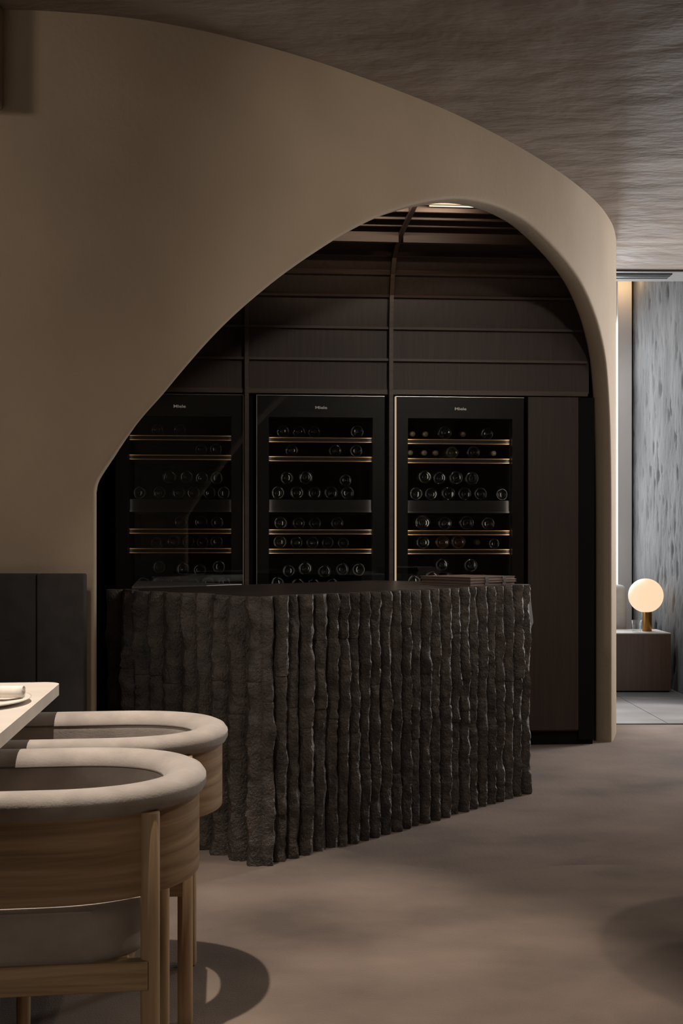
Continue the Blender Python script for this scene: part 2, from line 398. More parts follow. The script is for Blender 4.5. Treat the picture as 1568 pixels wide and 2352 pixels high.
for (x0, x1) in spans:
    for k in range(len(VPC)-1):
        (y0, h0), (y1, h1) = VPC[k], VPC[k+1]
        if y1 < -.6 and x0 < -1: continue
        xa, xb = min(x1, xlim(y0)), min(x1, xlim(y1))
        if min(xa, xb) < x0+.05: continue
        bm = bmesh.new(); d = Vector((y1-y0, h1-h0)).normalized(); n = Vector((-d.y, d.x))*-1      # n: away from room
        n = Vector((d.y, -d.x))
        if n.y < 0 or (abs(n.y) < .05 and n.x < 0): n = -n
        xe = (xa, xb, xb, xa)
        q = [(y0, h0), (y1, h1), (y1+n.x*.02, h1+n.y*.02), (y0+n.x*.02, h0+n.y*.02)]
        va = [bm.verts.new((x0, a, b)) for a, b in q]; vb = [bm.verts.new((xc, a, b)) for xc, (a, b) in zip(xe, q)]
        bm.faces.new(va); bm.faces.new(vb[::-1])
        for i in range(4): bm.faces.new((va[i], va[(i+1) % 4], vb[(i+1) % 4], vb[i]))
        obj('panel', bm, 'darkwood', wall)
        if k == 0: continue
        # ledge at the start of this panel, perpendicular to the surface
        D = .075 if k == 7 else (.028 if k < 7 else .034); T = .013  # one ledge is deepened to keep the strip light off the cove behind
        nn = -n
        q = [(y0-d.x*T/2, h0-d.y*T/2), (y0+d.x*T/2, h0+d.y*T/2)]
        q = q+[(q[1][0]+nn.x*D, q[1][1]+nn.y*D), (q[0][0]+nn.x*D, q[0][1]+nn.y*D)]
        xe = [min(x1, xlim(y0-.035))]*4
        bm = bmesh.new()
        va = [bm.verts.new((x0, a, b)) for a, b in q]; vb = [bm.verts.new((xc, a, b)) for xc, (a, b) in zip(xe, q)]
        bm.faces.new(va); bm.faces.new(vb[::-1])
        for i in range(4): bm.faces.new((va[i], va[(i+1) % 4], vb[(i+1) % 4], vb[i]))
        obj('ledge', bm, 'darkwoodh', wall)
for k, rx in enumerate(RIBX):
    path = [(0, 0), (0, 1.2)]+VPC
    path = path[:12] if k == 0 else [p for p in path if xlim(p[0]-.05) > rx+.02]
    bm = bmesh.new(); pr = None
    for i, (y, h) in enumerate(path):
        a = path[max(i-1, 0)]; b = path[min(i+1, len(path)-1)]
        d = Vector((b[0]-a[0], b[1]-a[1])).normalized(); n = Vector((-d.y, d.x)); D = .045
        if n.y > 0 or (abs(n.y) < .05 and n.x > 0): n = -n
        c = [bm.verts.new((rx-.011, y, h)), bm.verts.new((rx+.011, y, h)), bm.verts.new((rx+.011, y+n.x*D, h+n.y*D)), bm.verts.new((rx-.011, y+n.x*D, h+n.y*D))]
        if pr:
            for q in range(4): bm.faces.new((pr[q], c[q], c[(q+1) % 4], pr[(q+1) % 4]))
        pr = c
    obj('rib', bm, 'darkwoodh', wall)
obj('lintel', box(XL, min(XR, xlim(-.03)), -.012, .02, 1.925, 1.95), 'darkwoodh', wall)
# posts behind ribs, between the fridges
for rx in RIBX: obj('post', box(rx-.03, rx+.03, .03, .6, 0, 1.93), 'void', wall)

# led strip along the louvred ceiling
lp = to_world(.15, -.86, 2.655)
led = empty('led_strip', to_world(.50, -.90, 2.650), AW, 'thin glowing light strip between the ceiling louvres inside the arch', 'light strip')
obj('diffuser', box(-.16, .12, -.002, .002, .004, .008), 'ledglow', led)
obj('profile', box(-.165, .125, -.008, .008, .008, .03), 'metaltrim', led)

ll = bpy.data.lights.new('led_strip_beam', 'AREA'); ll.shape = 'RECTANGLE'; ll.size = .75; ll.size_y = .01; ll.energy = 1.5; ll.spread = R(110); ll.color = (1, .82, .64)
lo = bpy.data.objects.new('led_strip_beam', ll); COL.objects.link(lo); lo.parent = led; lo.location = (-.36, -.10, -.02); lo.rotation_euler = (R(122), 0, 0)
# tall cabinet on the right, with recessed end panel
cx0 = wl(1212, 1300)[0]; cx1 = wl(1328, 1300)[0]; cx2 = wl(1366, 1300)[0]
cab = empty('tall_cabinet', to_world((cx0+cx1)/2, 0, 0), AW, 'tall dark brown flat-fronted cabinet right of the wine fridges', 'cabinet')
mx = (cx0+cx1)/2
obj('body', box(cx0-mx, cx2-mx-.004, .022, .6, .075, HEAD-.012), 'darkwood', cab)
obj('door', box(cx0-mx, cx1-mx, 0, .02, .085, HEAD-.014), 'darkwood', cab, bev=.0015, seg=1)
obj('plinth', box(cx0-mx, cx2-mx-.004, .03, .5, 0, .075), 'void', cab)
obj('side_filler', box(cx1-mx+.004, cx2-mx, .008, .022, .03, HEAD-.014), 'void', cab)

# ------------------------------------------------------------------ wine fridges
def text_mesh(s, size, depth=.0006):
    c = bpy.data.curves.new('logo_text', 'FONT'); c.body = s; c.size = size; c.align_x = 'CENTER'; c.align_y = 'CENTER'
    c.extrude = depth; c.offset = size*.022; c.resolution_u = 3
    o = bpy.data.objects.new('tmp', c); COL.objects.link(o)
    dg = bpy.context.evaluated_depsgraph_get(); me = bpy.data.meshes.new_from_object(o.evaluated_get(dg))
    bpy.data.objects.remove(o); bpy.data.curves.remove(c)
    me.transform(Matrix.Diagonal((1.42, 1, 1, 1))); me.transform(Matrix.Rotation(R(90), 4, 'X'))
    return me
logo_me = text_mesh('Miele', .0215)
FT = 1.914
which = ['left', 'middle', 'right']
SH = {  # shelves in image y at the shelf's left/right: top line y
    0: [1004, 1048, 1215, 1259], 1: [1006.5, 1050, 1216.5, 1260.5], 2: [1008.5, 1052.5, 1218, 1261.5]}
DIV = {0: (1148, 1177), 1: (1148, 1177), 2: (1149, 1178)}
GY = .10      # local y of bottle bases
fr_lab = ['black wine fridge with glass door, leftmost, half hidden by the arch edge',
          'black wine fridge with glass door, the middle one of three',
          'black wine fridge with glass door and bright left door edge, rightmost of three']
FRX = []
for k in range(3):
    x0, x1 = F_x[k]; c = (x0+x1)/2; hw = (x1-x0)/2; FRX.append(c)
    fr = empty('wine_fridge', to_world(c, 0, 0), AW, fr_lab[k], 'wine fridge', 'wine fridges in the timber wall')
    b = bmesh.new()
    bx(b, -hw, -hw+.035, .03, .58, .03, FT-.004); bx(b, hw-.035, hw, .03, .58, .03, FT-.004)
    bx(b, -hw, hw, .56, .58, .03, FT-.004); bx(b, -hw+.035, hw-.035, .03, .56, FT-.06, FT-.004); bx(b, -hw+.035, hw-.035, .03, .56, .03, .10)
    obj('body', b, 'black', fr)
    # door frame: printed black border behind the glass
    b = bmesh.new()
    bw = .064
    bx(b, -hw, -hw+bw, .006, .03, .04, FT); bx(b, hw-bw, hw, .006, .03, .04, FT)
    bx(b, -hw+bw, hw-bw, .006, .03, FT-.115, FT); bx(b, -hw+bw, hw-bw, .006, .03, .04, .14)
    obj('door_frame', b, 'black', fr)
    obj('door_glass', box(-hw, hw, 0, .005, .04, FT), 'pane', fr)
    lg = link('logo', logo_me, 'logo', fr); lg.location = (0, -.0012, wl(1058, 939.5)[1])
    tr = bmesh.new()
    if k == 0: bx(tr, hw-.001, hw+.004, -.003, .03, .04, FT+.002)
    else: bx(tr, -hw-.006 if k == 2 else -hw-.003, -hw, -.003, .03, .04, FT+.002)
    if k == 0 or k == 1: bx(tr, -hw, hw, -.002, .03, FT, FT+.002)
    else: obj('top_trim', box(-hw, hw, -.002, .03, FT, FT+.002), 'steel', fr)
    obj('door_trim', tr, 'steel' if k < 2 else 'trimglint', fr)
    # inside: side liners, divider, shelves with two pale wooden edges
    iw = hw-.064
    b = bmesh.new(); bx(b, -iw-.004, -iw, .03, .56, .10, FT-.06); bx(b, iw, iw+.004, .03, .56, .10, FT-.06); bx(b, -iw, iw, .55, .56, .1, FT-.06)
    obj('liner', b, 'void', fr)
    zt, zb = wl(900, DIV[k][0], .08)[1], wl(900, DIV[k][1], .08)[1]
    dv = obj('divider', box(-iw, iw, .075, .55, zb, zt), 'black', fr, bev=.003)
    obj('divider_edge', box(-iw, iw, .070, .075, zb, zb+.010), 'metaltrim', dv)
    for y in SH[k]:
        z = wl(900, y, .08)[1]
        b = bmesh.new(); bx(b, -iw, iw, .076, .5, z-.026, z-.001)
        sh = obj('shelf', b, 'black', fr)
        obj('wood_edge', box(-iw, iw, .07, .082, z-.0045, z), 'shelfwood', sh)
        obj('wood_edge', box(-iw, iw, .07, .082, z-.0265, z-.0225), 'shelfwood', sh)
    # interior light bar at the door head (low, as in the photo)
    for sd in (-1, 1):
        l = bpy.data.lights.new('fridge_light', 'AREA'); l.shape = 'RECTANGLE'; l.size = .012; l.size_y = 1.6; l.energy = (.10, .36, .55)[k]; l.color = (1, .88, .74)
        lo = bpy.data.objects.new('fridge_light', l); COL.objects.link(lo); lo.parent = fr; lo.location = (sd*(iw-.003), .050, .95); lo.rotation_euler = (0, R(90)*sd, 0)
        lo.rotation_euler = (Vector((-sd, .35, 0))).to_track_quat('-Z', 'Y').to_euler()

# bottles
def bottle_mesh(m, name):
    prof = [(0, .022), (.012, .020), (.024, .010), (.030, .002), (.034, .0), (.0375, .004), (.0385, .012), (.0385, .19), (.036, .205), (.024, .232), (.0165, .25), (.0145, .27), (.0145, .295), (.0158, .297), (.0158, .305), (0, .306)]
    bm = lathe(prof, 28, axis='y'); bmesh.ops.recalc_face_normals(bm, faces=bm.faces)
    me = bpy.data.meshes.new(name); bm.to_mesh(me); bm.free(); me.materials.append(M[m])
    for p in me.polygons: p.use_smooth = True
    return me
BM = {'d': bottle_mesh('bottle', 'bottle_dark'), 'a': bottle_mesh('bottle_amber', 'bottle_amber'), 'g': bottle_mesh('bottle_green', 'bottle_green')}
A = lambda l: [(850+x/2.851, 880+y/2.851, r/2.851) for x, y, r in l]
B = lambda l: [(200+x/2.24, 880+y/2.24, r/2.24) for x, y, r in l]
rows = {
 2: [A([(488, 313, 48), (765, 325, 43)]), A([(537, 450, 43), (675, 450, 45)]),
     A([(360, 612, 45), (455, 620, 44), (562, 618, 47), (665, 623, 47)]),
     A([(303, 711, 45), (400, 710, 43), (512, 708, 47), (618, 716, 46), (722, 712, 45), (862, 713, 42)]),
     A([(345, 907, 52), (490, 914, 47), (630, 907, 51), (770, 915, 46)]), A([(348, 1037, 46), (473, 1037, 47), (577, 1040, 50), (810, 1047, 37)]),
     A([(470, 1188, 43), (658, 1192, 46)]), A([(290, 1300, 45), (405, 1274, 46), (520, 1287, 46), (730, 1292, 46), (830, 1300, 42)])],
 1: [B([(1008, 243, 34), (1090, 245, 33), (1167, 247, 33), (1388, 243, 36)]), B([(1053, 345, 34), (1275, 345, 34), (1383, 346, 34)]),
     B([(1028, 487, 34), (1125, 485, 36), (1328, 500, 33)]), B([(982, 555, 35), (1080, 555, 36), (1170, 553, 35), (1254, 555, 36), (1338, 560, 36)]),
     B([(996, 714, 35), (1090, 716, 34), (1172, 714, 33), (1286, 716, 34)]), B([(993, 806, 36), (1078, 822, 33), (1160, 816, 33), (1237, 815, 32), (1317, 818, 30)]),
     B([(1038, 965, 33), (1122, 952, 36), (1220, 968, 35), (1312, 957, 34), (1396, 959, 35)]), B([(980, 1030, 35), (1085, 1036, 34), (1165, 1036, 33), (1260, 1036, 33)])],
 0: [B([(360, 245, 32), (475, 243, 32)]), B([(585, 345, 32), (660, 340, 33)]),
     B([(423, 482, 36), (510, 480, 35), (588, 488, 34), (664, 488, 34)]), B([(270, 550, 33), (372, 550, 33), (470, 550, 34), (545, 553, 34), (627, 555, 34), (702, 555, 34)]),
     B([(480, 712, 34), (585, 712, 35), (667, 714, 34)]), B([(355, 823, 28), (443, 817, 34), (519, 815, 32), (592, 815, 31), (664, 818, 34)]),
     B([(370, 945, 33), (492, 955, 35), (578, 962, 34), (676, 945, 35)]), B([(290, 1030, 33), (365, 1030, 33), (455, 1030, 34), (540, 1032, 33), (622, 1030, 34), (705, 1030, 34)])]}
special = {(2, 1, 0): 'g', (2, 5, 1): 'a', (2, 5, 2): 'a'}
ordn = ['first', 'second', 'third', 'fourth', 'fifth', 'sixth']
rown = ['top shelf', 'second shelf', 'upper pile above the divider', 'row lying on the divider', 'shelf just below the divider', 'lowest shelf with wooden edge', 'row above the bottom row', 'bottom row']
for k in range(3):
    for ri, rw in enumerate(rows[k]):
        for bi, (x, y, r) in enumerate(rw):
            lx, h = wl(x, y, GY); rr = r*.00237
            sc = rr/.0385
            if ri in (0, 1, 4, 5):
                h = wl(900, SH[k][[0, 1, None, None, 2, 3][ri]], .08)[1]+rr-.0005
            if ri == 3: h = wl(900, DIV[k][0], .08)[1]+rr
            kind = special.get((k, ri, bi), 'd')
            n = len(rw); od = 'only' if n == 1 else ('last' if bi == n-1 and n > 2 else ordn[bi])
            o = link('wine_bottle', BM[kind]); p = to_world(lx, GY, h)
            o.location = p; o.scale = (sc, 1, sc); o.rotation_euler = (0, 0, AW+random.uniform(-.03, .03))
            adj = {'d': 'dark', 'a': 'amber tinted', 'g': 'olive green'}[kind]
            tag(o, '%s wine bottle, %s from left, %s, %s fridge' % (adj, od, rown[ri], which[k]), 'bottle', 'bottles lying in the wine fridges')
# bottles lying the other way round: only their capped necks show
def neck_mesh():
    prof = [(0, 0), (.0135, 0), (.0150, .002), (.0150, .05), (.0165, .08), (.024, .10), (.0385, .14), (.0385, .30), (0, .30)]
    bm = lathe(prof, 20, axis='y'); bmesh.ops.recalc_face_normals(bm, faces=bm.faces)
    me = bpy.data.meshes.new('bottle_neck_first'); bm.to_mesh(me); bm.free(); me.materials.append(M['bottle']); me.materials.append(M['foil'])
    for p in me.polygons:
        p.use_smooth = True
        if max(me.vertices[i].co.y for i in p.vertices) < .055: p.material_index = 1
    return me
NM = neck_mesh()
necks = [(2, 1, [265, 357, 432, 811], 0), (2, 0, [280, 365, 610], 0), (2, 5, [705], 0)]
for k, ri, xs, _ in necks:
    for bi, x in enumerate(xs):
        lx, _h = wl(850+x/2.851, 1040, .16)
        h = wl(900, SH[k][{0: 0, 1: 1, 5: 3}[ri]], .08)[1]
        o = link('wine_bottle', NM); o.location = to_world(lx, .17, h+.0390); o.rotation_euler = (R(5), 0, AW)
        tag(o, '%s neck-forward wine bottle on the %s of the right wine fridge' % (ordn[bi], rown[ri]), 'bottle', 'bottles lying neck forward')

# ================================================================== BAR
BC, BR_, BL_ = Vector((-.270, 3.440)), Vector((.868, 4.560)), Vector((-.963, 4.090))
BB = BR_+BL_-BC
BH = .928
bar = empty('bar_counter', (0, 0, 0), 0, 'dark bar counter clad in split stone strips standing in the arch', 'bar counter')
def offs(poly, d):
    n = len(poly); out = []
    cen = sum(poly, Vector((0, 0)))/n
    for i in range(n):
        p, a, b = poly[i], poly[i-1], poly[(i+1) % n]
        e1 = (p-a).normalized(); e2 = (b-p).normalized()
        n1 = Vector((-e1.y, e1.x)); n2 = Vector((-e2.y, e2.x))
        if n1.dot(cen-p) < 0: n1 = -n1
        if n2.dot(cen-p) < 0: n2 = -n2
        bis = (n1+n2).normalized(); out.append(p+bis*(d/max(.2, bis.dot(n1))))
    return out
core = offs([BC, BR_, BB, BL_], .050)
obj('core', prism([(p.x, p.y) for p in core], 0, BH-.03), 'void', bar)
top = offs([BC, BR_, BB, BL_], .048)
obj('countertop', prism([(p.x, p.y) for p in top], BH-.03, BH), 'counter', bar)
def stone_piece(p0, u, n, wdt, z0, z1, seed, base, name='stone', prot=1.0, crest=None):
    """one split-faced stone: back on the core, rough ridged front."""
    NU = 10; NV = max(4, int((z1-z0)/.009)); bm = bmesh.new(); g = []
    amp = random.uniform(.030, .040)*prot; cr0 = .5 if crest is None else crest
    for j in range(NV+1):
        z = z0+(z1-z0)*j/NV; row = []
        cr = cr0+.14*fbm((seed*3.7, z*9, .3), 4)
        cr = min(.88, max(.12, cr))
        am = amp*(1+.34*fbm((seed*1.9+5, z*8, 2.2), 4))
        for i in range(NU+1):
            t = i/NU
            tri = (t/cr) if t < cr else (1-t)/(1-cr)
            d = base+am*(tri**.55)-(.010 if i in (0, NU) else 0)
            pu = p0+u*(t*wdt)
            d += .0055*prot*fbm((t*2.2+seed, seed*1.3, z*13), 4)+.0040*prot*fbm((pu.x*75, pu.y*75+seed, z*55), 3)
            e = min(1, min(z-z0, z1-z)/.010+.25); d = .012+(d-.012)*(.90+.10*e)
            d = max(.002, d)
            sw = 0
            if 0 < i < NU: sw = .005*fbm((seed*7.7+i*.12, z*16, 1.7), 3)
            q = pu+u*sw+n*d; row.append(bm.verts.new((q.x, q.y, z)))
        g.append(row)
    for j in range(NV):
        for i in range(NU): bm.faces.new((g[j][i], g[j][i+1], g[j+1][i+1], g[j+1][i]))
    # back edges, sides, top, bottom
    bl = []
    for j in range(NV+1):
        q0 = p0; q1 = p0+u*wdt; z = z0+(z1-z0)*j/NV
        bl.append((bm.verts.new((q0.x, q0.y, z)), bm.verts.new((q1.x, q1.y, z))))
    for j in range(NV):
        bm.faces.new((bl[j][0], g[j][0], g[j+1][0], bl[j+1][0])); bm.faces.new((g[j][NU], bl[j][1], bl[j+1][1], g[j+1][NU]))
    bm.faces.new([bl[-1][0]]+g[-1]+[bl[-1][1]]); bm.faces.new(([bl[0][0]]+g[0]+[bl[0][1]])[::-1])
    o = obj(name, bm, 'stone', bar, smooth=True); o.data.set_sharp_from_angle(angle=R(38)); return o
def clad(a, b, nrm, count, first_w=1.0, crest=None, seed0=0, prot=1.0):
    L_ = (b-a).length; u = (b-a)/L_
    ws = [random.uniform(.88, 1.12) for _ in range(count)]; ws[0] *= first_w
    sw = sum(ws); x = 0
    for i in range(count):
        wd = ws[i]/sw*L_; gap = .003
        # staggered joints
        cuts = [0]; z = random.choice([.22, .34, .46, .58])+random.uniform(-.06, .06)
        while z < BH-.14: cuts.append(z); z += random.uniform(.32, .60)
        cuts.append(BH+random.uniform(-.002, .002)); base0 = random.uniform(.008, .014)
        for c0, c1 in zip(cuts, cuts[1:]):
            stone_piece(a+u*(x+gap/2), u, nrm, wd-gap, c0+.0006, c1-.0006, seed0+i*3.31, base0+random.uniform(-.0045, .0045), crest=crest, prot=prot)
        x += wd
uR = (BR_-BC).normalized(); nR = Vector((uR.y, -uR.x)); uL = (BL_-BC).normalized(); nL = Vector((-uL.y, uL.x))
clad(core[0]-uR*.02, core[1]+uR*.045, nR, 26, crest=.52, seed0=1)
clad(core[0]-uL*.02, core[3]+uL*.045, nL, 10, crest=.42, seed0=200, prot=1.25)
# right end cladding (seen edge-on) 
u2 = (BB-BR_).normalized(); n2 = Vector((u2.y, -u2.x)); 
clad(core[1]+u2*.06, core[1]+u2*.45, n2, 5, crest=.3, seed0=400)
# protruding end stone with a smooth sawn side and a broken outline
ep = [(0, 0), (.045, 0), (.048, .2), (.044, .45), (.052, .600), (.068, .635), (.082, .660), (.092, .684), (.086, .706), (.096, .732), (.114, .752), (.110, .775), (.100, .82), (.090, .87), (.080, BH), (0, BH)]
bm = bmesh.new(); a0 = core[1]+u2*.004; a1 = core[1]+u2*.056
va = [bm.verts.new(((a0+n2*e).x, (a0+n2*e).y, z)) for e, z in ep]; vb = [bm.verts.new(((a1+n2*e*.94).x, (a1+n2*e*.94).y, z)) for e, z in ep]
bm.faces.new(va); bm.faces.new(vb[::-1])
for i in range(len(ep)): bm.faces.new((va[i], va[(i+1) % len(ep)], vb[(i+1) % len(ep)], vb[i]))
obj('stone', bm, 'stone_sawn', bar)

# stainless worktop behind the bar
sw = empty('steel_worktop', (0, 0, 0), 0, 'stainless steel worktop edge behind the left part of the bar', 'worktop')
pts = [(-.905, 4.42), (-1.03, 5.17), (-.46, 4.72), (-.60, 4.55)]
obj('top', prism(pts, .885, .925), 'steel', sw); obj('cabinet', prism([(x*.985-.01, y*.99+.045) for x, y in pts], 0, .885), 'black', sw)

# menus on the bar
mp = empty; uM = Vector((math.cos(R(43)), math.sin(R(43))))
mc = None
def img_plane(x, y, h):
    Z = (EYE-h)*F/(y-HY); return Vector(((x-CX)*Z/F, Z))
m0 = img_plane(1080, 1346.0, BH); m1 = img_plane(1193, 1341.5, BH)
ml = (m1-m0).length; ang = math.atan2(m1.y-m0.y, m1.x-m0.x)
names = ['bottom', 'middle', 'top']
for k in range(3):
    th = .0125
    p = empty('menu_folder', (m0.x, m0.y, BH+k*th), ang+(.012, -.015, .008)[k], 'brown card menu folder with dark straps, %s of the stack on the bar' % names[k], 'menu', 'menu folders stacked on the bar')
    LW, LD = .31, .30
    obj('back_cover', box(0, LW, 0, LD, 0, .0022), 'kraft', p, bev=.0006, seg=1)
    obj('front_cover', box(0, LW, 0, LD, th-.0024, th-.0002), 'kraft', p, bev=.0006, seg=1)
    obj('pages', box(.004, LW-.004, .003, LD-.006, .0022, th-.0026), 'pages', p)
    for sx in (.095, .215):
        obj('strap', box(sx, sx+.024, -.0025, .0, .0004, th-.0004), 'strap', p)

# ================================================================== BANQUETTE, TABLE, CHAIRS
bq = empty('banquette', (-1.9, 3.40, 0), 0, 'charcoal upholstered banquette with tall back panels against plaster wall at left', 'banquette')
zt = EYE-(1317-HY)*3.40/F
xr = (193-CX)*3.37/F+1.9
for x0, x1 in ((xr-.155, xr), (xr-.62, xr-.157), (xr-1.09, xr-.622), (xr-1.56, xr-1.092)):
    obj('back_panel', box(x0, x1, -.035, .012, .30, zt), 'charcoal', bq, bev=.006, seg=2, smooth=True)
obj('seat', box(xr-1.5, xr-.02, -.52, -.04, .30, .44), 'charcoal', bq, bev=.03, seg=3, smooth=True)
obj('base', box(xr-1.45, xr-.06, -.46, -.04, 0, .30), 'void', bq)

ROT = R(6.6)
TH_ = .74
tb = empty('dining_table', (-.745, 2.69, 0), ROT, 'pale dining table with rounded corner at left edge, set with plate and napkin', 'table')
def rrect(x0, x1, y0, y1, r, n=8):
    pts = []
    for (cx_, cy_, a0) in ((x1-r, y1-r, 0), (x0+r, y1-r, 90), (x0+r, y0+r, 180), (x1-r, y0+r, 270)):
        for i in range(n+1): a = R(a0+90*i/n); pts.append((cx_+r*math.cos(a), cy_+r*math.sin(a)))
    return pts
tt = obj('tabletop', prism(rrect(-.80, .006, -1.42, .02, .045), TH_-.029, TH_), 'tabletop', tb, auto=40)
obj('pedestal', box(-.44, -.36, -1.2, -.25, .02, TH_-.029), 'metaltrim', tb, bev=.01)
obj('foot', box(-.62, -.18, -1.25, -.20, 0, .02), 'metaltrim', tb, bev=.004)
pl = lathe([(0, 0), (.09, 0), (.135, .007), (.142, .010), (.143, .012), (.137, .0125), (.09, .006), (0, .005)], 56)
plt = tag(obj('plate', pl, 'ceramic', smooth=True), 'round white plate under the rolled napkin on pale table', 'plate'); plt.location = (-.856, 2.335, TH_+.0005)
# rolled napkin: spiral roll
bm = bmesh.new(); prof = []
for i in range(64):
    a = i/63*math.pi*2*2.6; r = .0055+.0135*i/63; prof.append((r*math.cos(a), r*math.sin(a)*.86))
out = [(y, z) for y, z in prof]; inner = [((r_*.90), z*.90) for r_, z in prof]
rings = []
for j in range(15):
    x = -.27*j/14; sg = 1+.10*math.sin(j*.9)*(j > 6)+.25*max(0, j-6)/8
    rings.append(([bm.verts.new((x+.0006*math.sin(i), y*sg, z*sg+.0175)) for i, (y, z) in enumerate(out)], [bm.verts.new((x, y*sg, z*sg+.0175)) for y, z in inner]))
for a, b in zip(rings, rings[1:]):
    for i in range(63):
        bm.faces.new((a[0][i], a[0][i+1], b[0][i+1], b[0][i])); bm.faces.new((a[1][i+1], a[1][i], b[1][i], b[1][i+1]))
for rr_ in (rings[0], rings[-1]):
    for i in range(63): bm.faces.new((rr_[0][i], rr_[0][i+1], rr_[1][i+1], rr_[1][i]))
nk = tag(obj('napkin', bm, 'linen', smooth=True), 'rolled white linen napkin lying on the plate', 'napkin')
nk.location = (-.728, 2.345, TH_+.0075); nk.rotation_euler = (0, 0, R(2))

# chairs ------------------------------------------------------------
CA, CB, CL = .265, .208, .36     # back depth, half width, arm length forward
def upath(off=0, n=40, extra=0):
    pts = []
    def add(x, y, nx, ny): pts.append((x+nx*off, y+ny*off, nx, ny))
    for i in range(8): add(-CL+(CL)*i/8, -CB, 0, -1)
    for i in range(n+1):
        a = R(-90+180*i/n); e = 2/2.25
        c, s_ = math.cos(a), math.sin(a)
        x = CA*math.copysign(abs(c)**e, c); y = CB*math.copysign(abs(s_)**e, s_)
        # normal of superellipse
        nx = math.copysign(abs(c)**(2-e), c)/CA; ny = math.copysign(abs(s_)**(2-e), s_)/CB; d = math.hypot(nx, ny)
        add(x, y, nx/d, ny/d)
    for i in range(8): add(-CL*(i+1)/8, CB, 0, 1)
    return pts
def make_chair(label):
    t = empty('armchair', (0, 0, 0), 0, label, 'chair', 'armchairs at the dining table')
    P = upath()
    rim = [(-.002, .612), (.006, .613), (.015, .619), (.021, .630), (.020, .643), (.013, .653), (0, .659), (-.020, .661), (-.040, .657), (-.054, .648), (-.062, .636), (-.064, .618), (-.062, .57), (-.058, .50), (-.054, .462), (-.045, .455), (-.020, .458), (-.010, .47)]
    o = obj('padded_rim', sweep(P, rim), 'fabric', t, auto=60)
    obj('seam', sweep(P, [(-.0600, .632), (-.0622, .6345), (-.0644, .632), (-.0622, .6295)]), 'seamdark', t, smooth=True)
    obj('back_shell', sweep(P, [(-.0095, .464), (.005, .464), (.007, .466), (.007, .630), (-.0095, .630)]), 'oak', t, auto=40)
    # seat cushion
    bm = prism(rrect(-.36, .185, -.180, .180, .10, 8), .345, .442)
    bmesh.ops.bevel(bm, geom=[e for e in bm.edges if abs(e.verts[0].co.z-e.verts[1].co.z) < 1e-4], offset=.022, segments=4, affect='EDGES', profile=.5)
    bmesh.ops.triangulate(bm, faces=[f for f in bm.faces if len(f.verts) > 4])
    for v in bm.verts:
        if v.co.z > .40: v.co.z += .012*(1-min(1, ((v.co.x+.08)/.3)**2+(v.co.y/.22)**2))
    obj('seat_cushion', bm, 'fabric', t, auto=50)
    # seat rails
    for s in (-1, 1): obj('seat_rail', box(-.33, .185, s*.178-.012, s*.178+.012, .300, .352), 'oak', t, bev=.002, seg=1)
    obj('seat_rail', box(-.33, -.306, -.17, .17, .300, .352), 'oak', t, bev=.002, seg=1); obj('seat_rail', box(.125, .149, -.17, .17, .300, .352), 'oak', t, bev=.002, seg=1)
    r = .0172
    for s in (-1, 1):
        bm = lathe([(0, .003), (r*.9, .003), (r, .008), (r, .612), (r*.9, .614), (0, .614)], 20); l = obj('leg', bm, 'oakleg', t, auto=50); l.location = (.188, s*.168, 0)
        f = obj('foot_pad', lathe([(0, 0), (r*.8, 0), (r*.8, .0035), (0, .0035)], 16), 'void', l)
        bm = lathe([(0, .003), (r*.8, .003), (r*.86, .008), (r, .30), (r, .455), (0, .455)], 20); l = obj('leg', bm, 'oakleg', t, auto=50); l.location = (-.165, s*.192, 0)
        f = obj('foot_pad', lathe([(0, 0), (r*.7, 0), (r*.7, .0035), (0, .0035)], 16), 'void', l)
    return t
def copy_tree(o, parent=None):
    c = o.copy(); COL.objects.link(c)
    if parent: c.parent = parent
    for ch in [q for q in bpy.data.objects if q.parent == o]: copy_tree(ch, c)
    return c
chA = make_chair('light oak tub armchair with grey suede rim, nearest the camera at table')
chB = copy_tree(chA); chB['label'] = 'light oak tub armchair with grey suede rim, between the near armchair and the bar'
chA.location = (-.550, 1.985, .009); chA.rotation_euler = (0, 0, ROT)
chB.location = (-.562, 2.475, .009); chB.rotation_euler = (0, 0, ROT)

# ceiling downlights above the frame; the wall, bar-side and pilaster ones are added -----------------------
def downlight(name, x, y, aim, power, cone, col=(1, .88, .77), blend=.35, rad=.018, label=None):
    z = 3.42 if y > 7 else HC
    e = empty(name, (x, y, z), 0, label, 'downlight', 'recessed ceiling downlights')
    obj('bezel', lathe([(.030, -.001), (.046, -.001), (.046, -.004), (.030, -.006)], 32), 'metaltrim', e)
    l = bpy.data.lights.new('downlight_beam', 'SPOT'); l.energy = power; l.color = col; l.spot_size = R(cone); l.spot_blend = blend; l.shadow_soft_size = rad
    o = bpy.data.objects.new('downlight_beam', l); COL.objects.link(o); o.parent = e; o.location = (0, 0, -.02)
    o.rotation_euler = (Vector(aim)-Vector((x, y, z-.02))).to_track_quat('-Z', 'Y').to_euler()
    return e
downlight('downlight', -.62, 2.25, (-.60, 2.15, .7), 150, 62, label='recessed ceiling downlight above the dining table')
downlight('downlight', 1.77, 2.73, (.9, 2.85, 0), 36, 115, label='recessed ceiling downlight on the right of the room', rad=.05)
downlight('downlight', -2.9, .8, (.3, 4.0, 1.5), 85, 75, label='added ceiling fill light washing the left plaster wall', rad=.3, blend=1)  # wash added to brighten the left plaster
downlight('downlight', 1.3, 1.6, (.40, 4.15, 2.20), 105, 56, label='added ceiling fill light aimed at the plaster above the arch', rad=.15, blend=1)  # wash added to brighten the middle of the arched wall
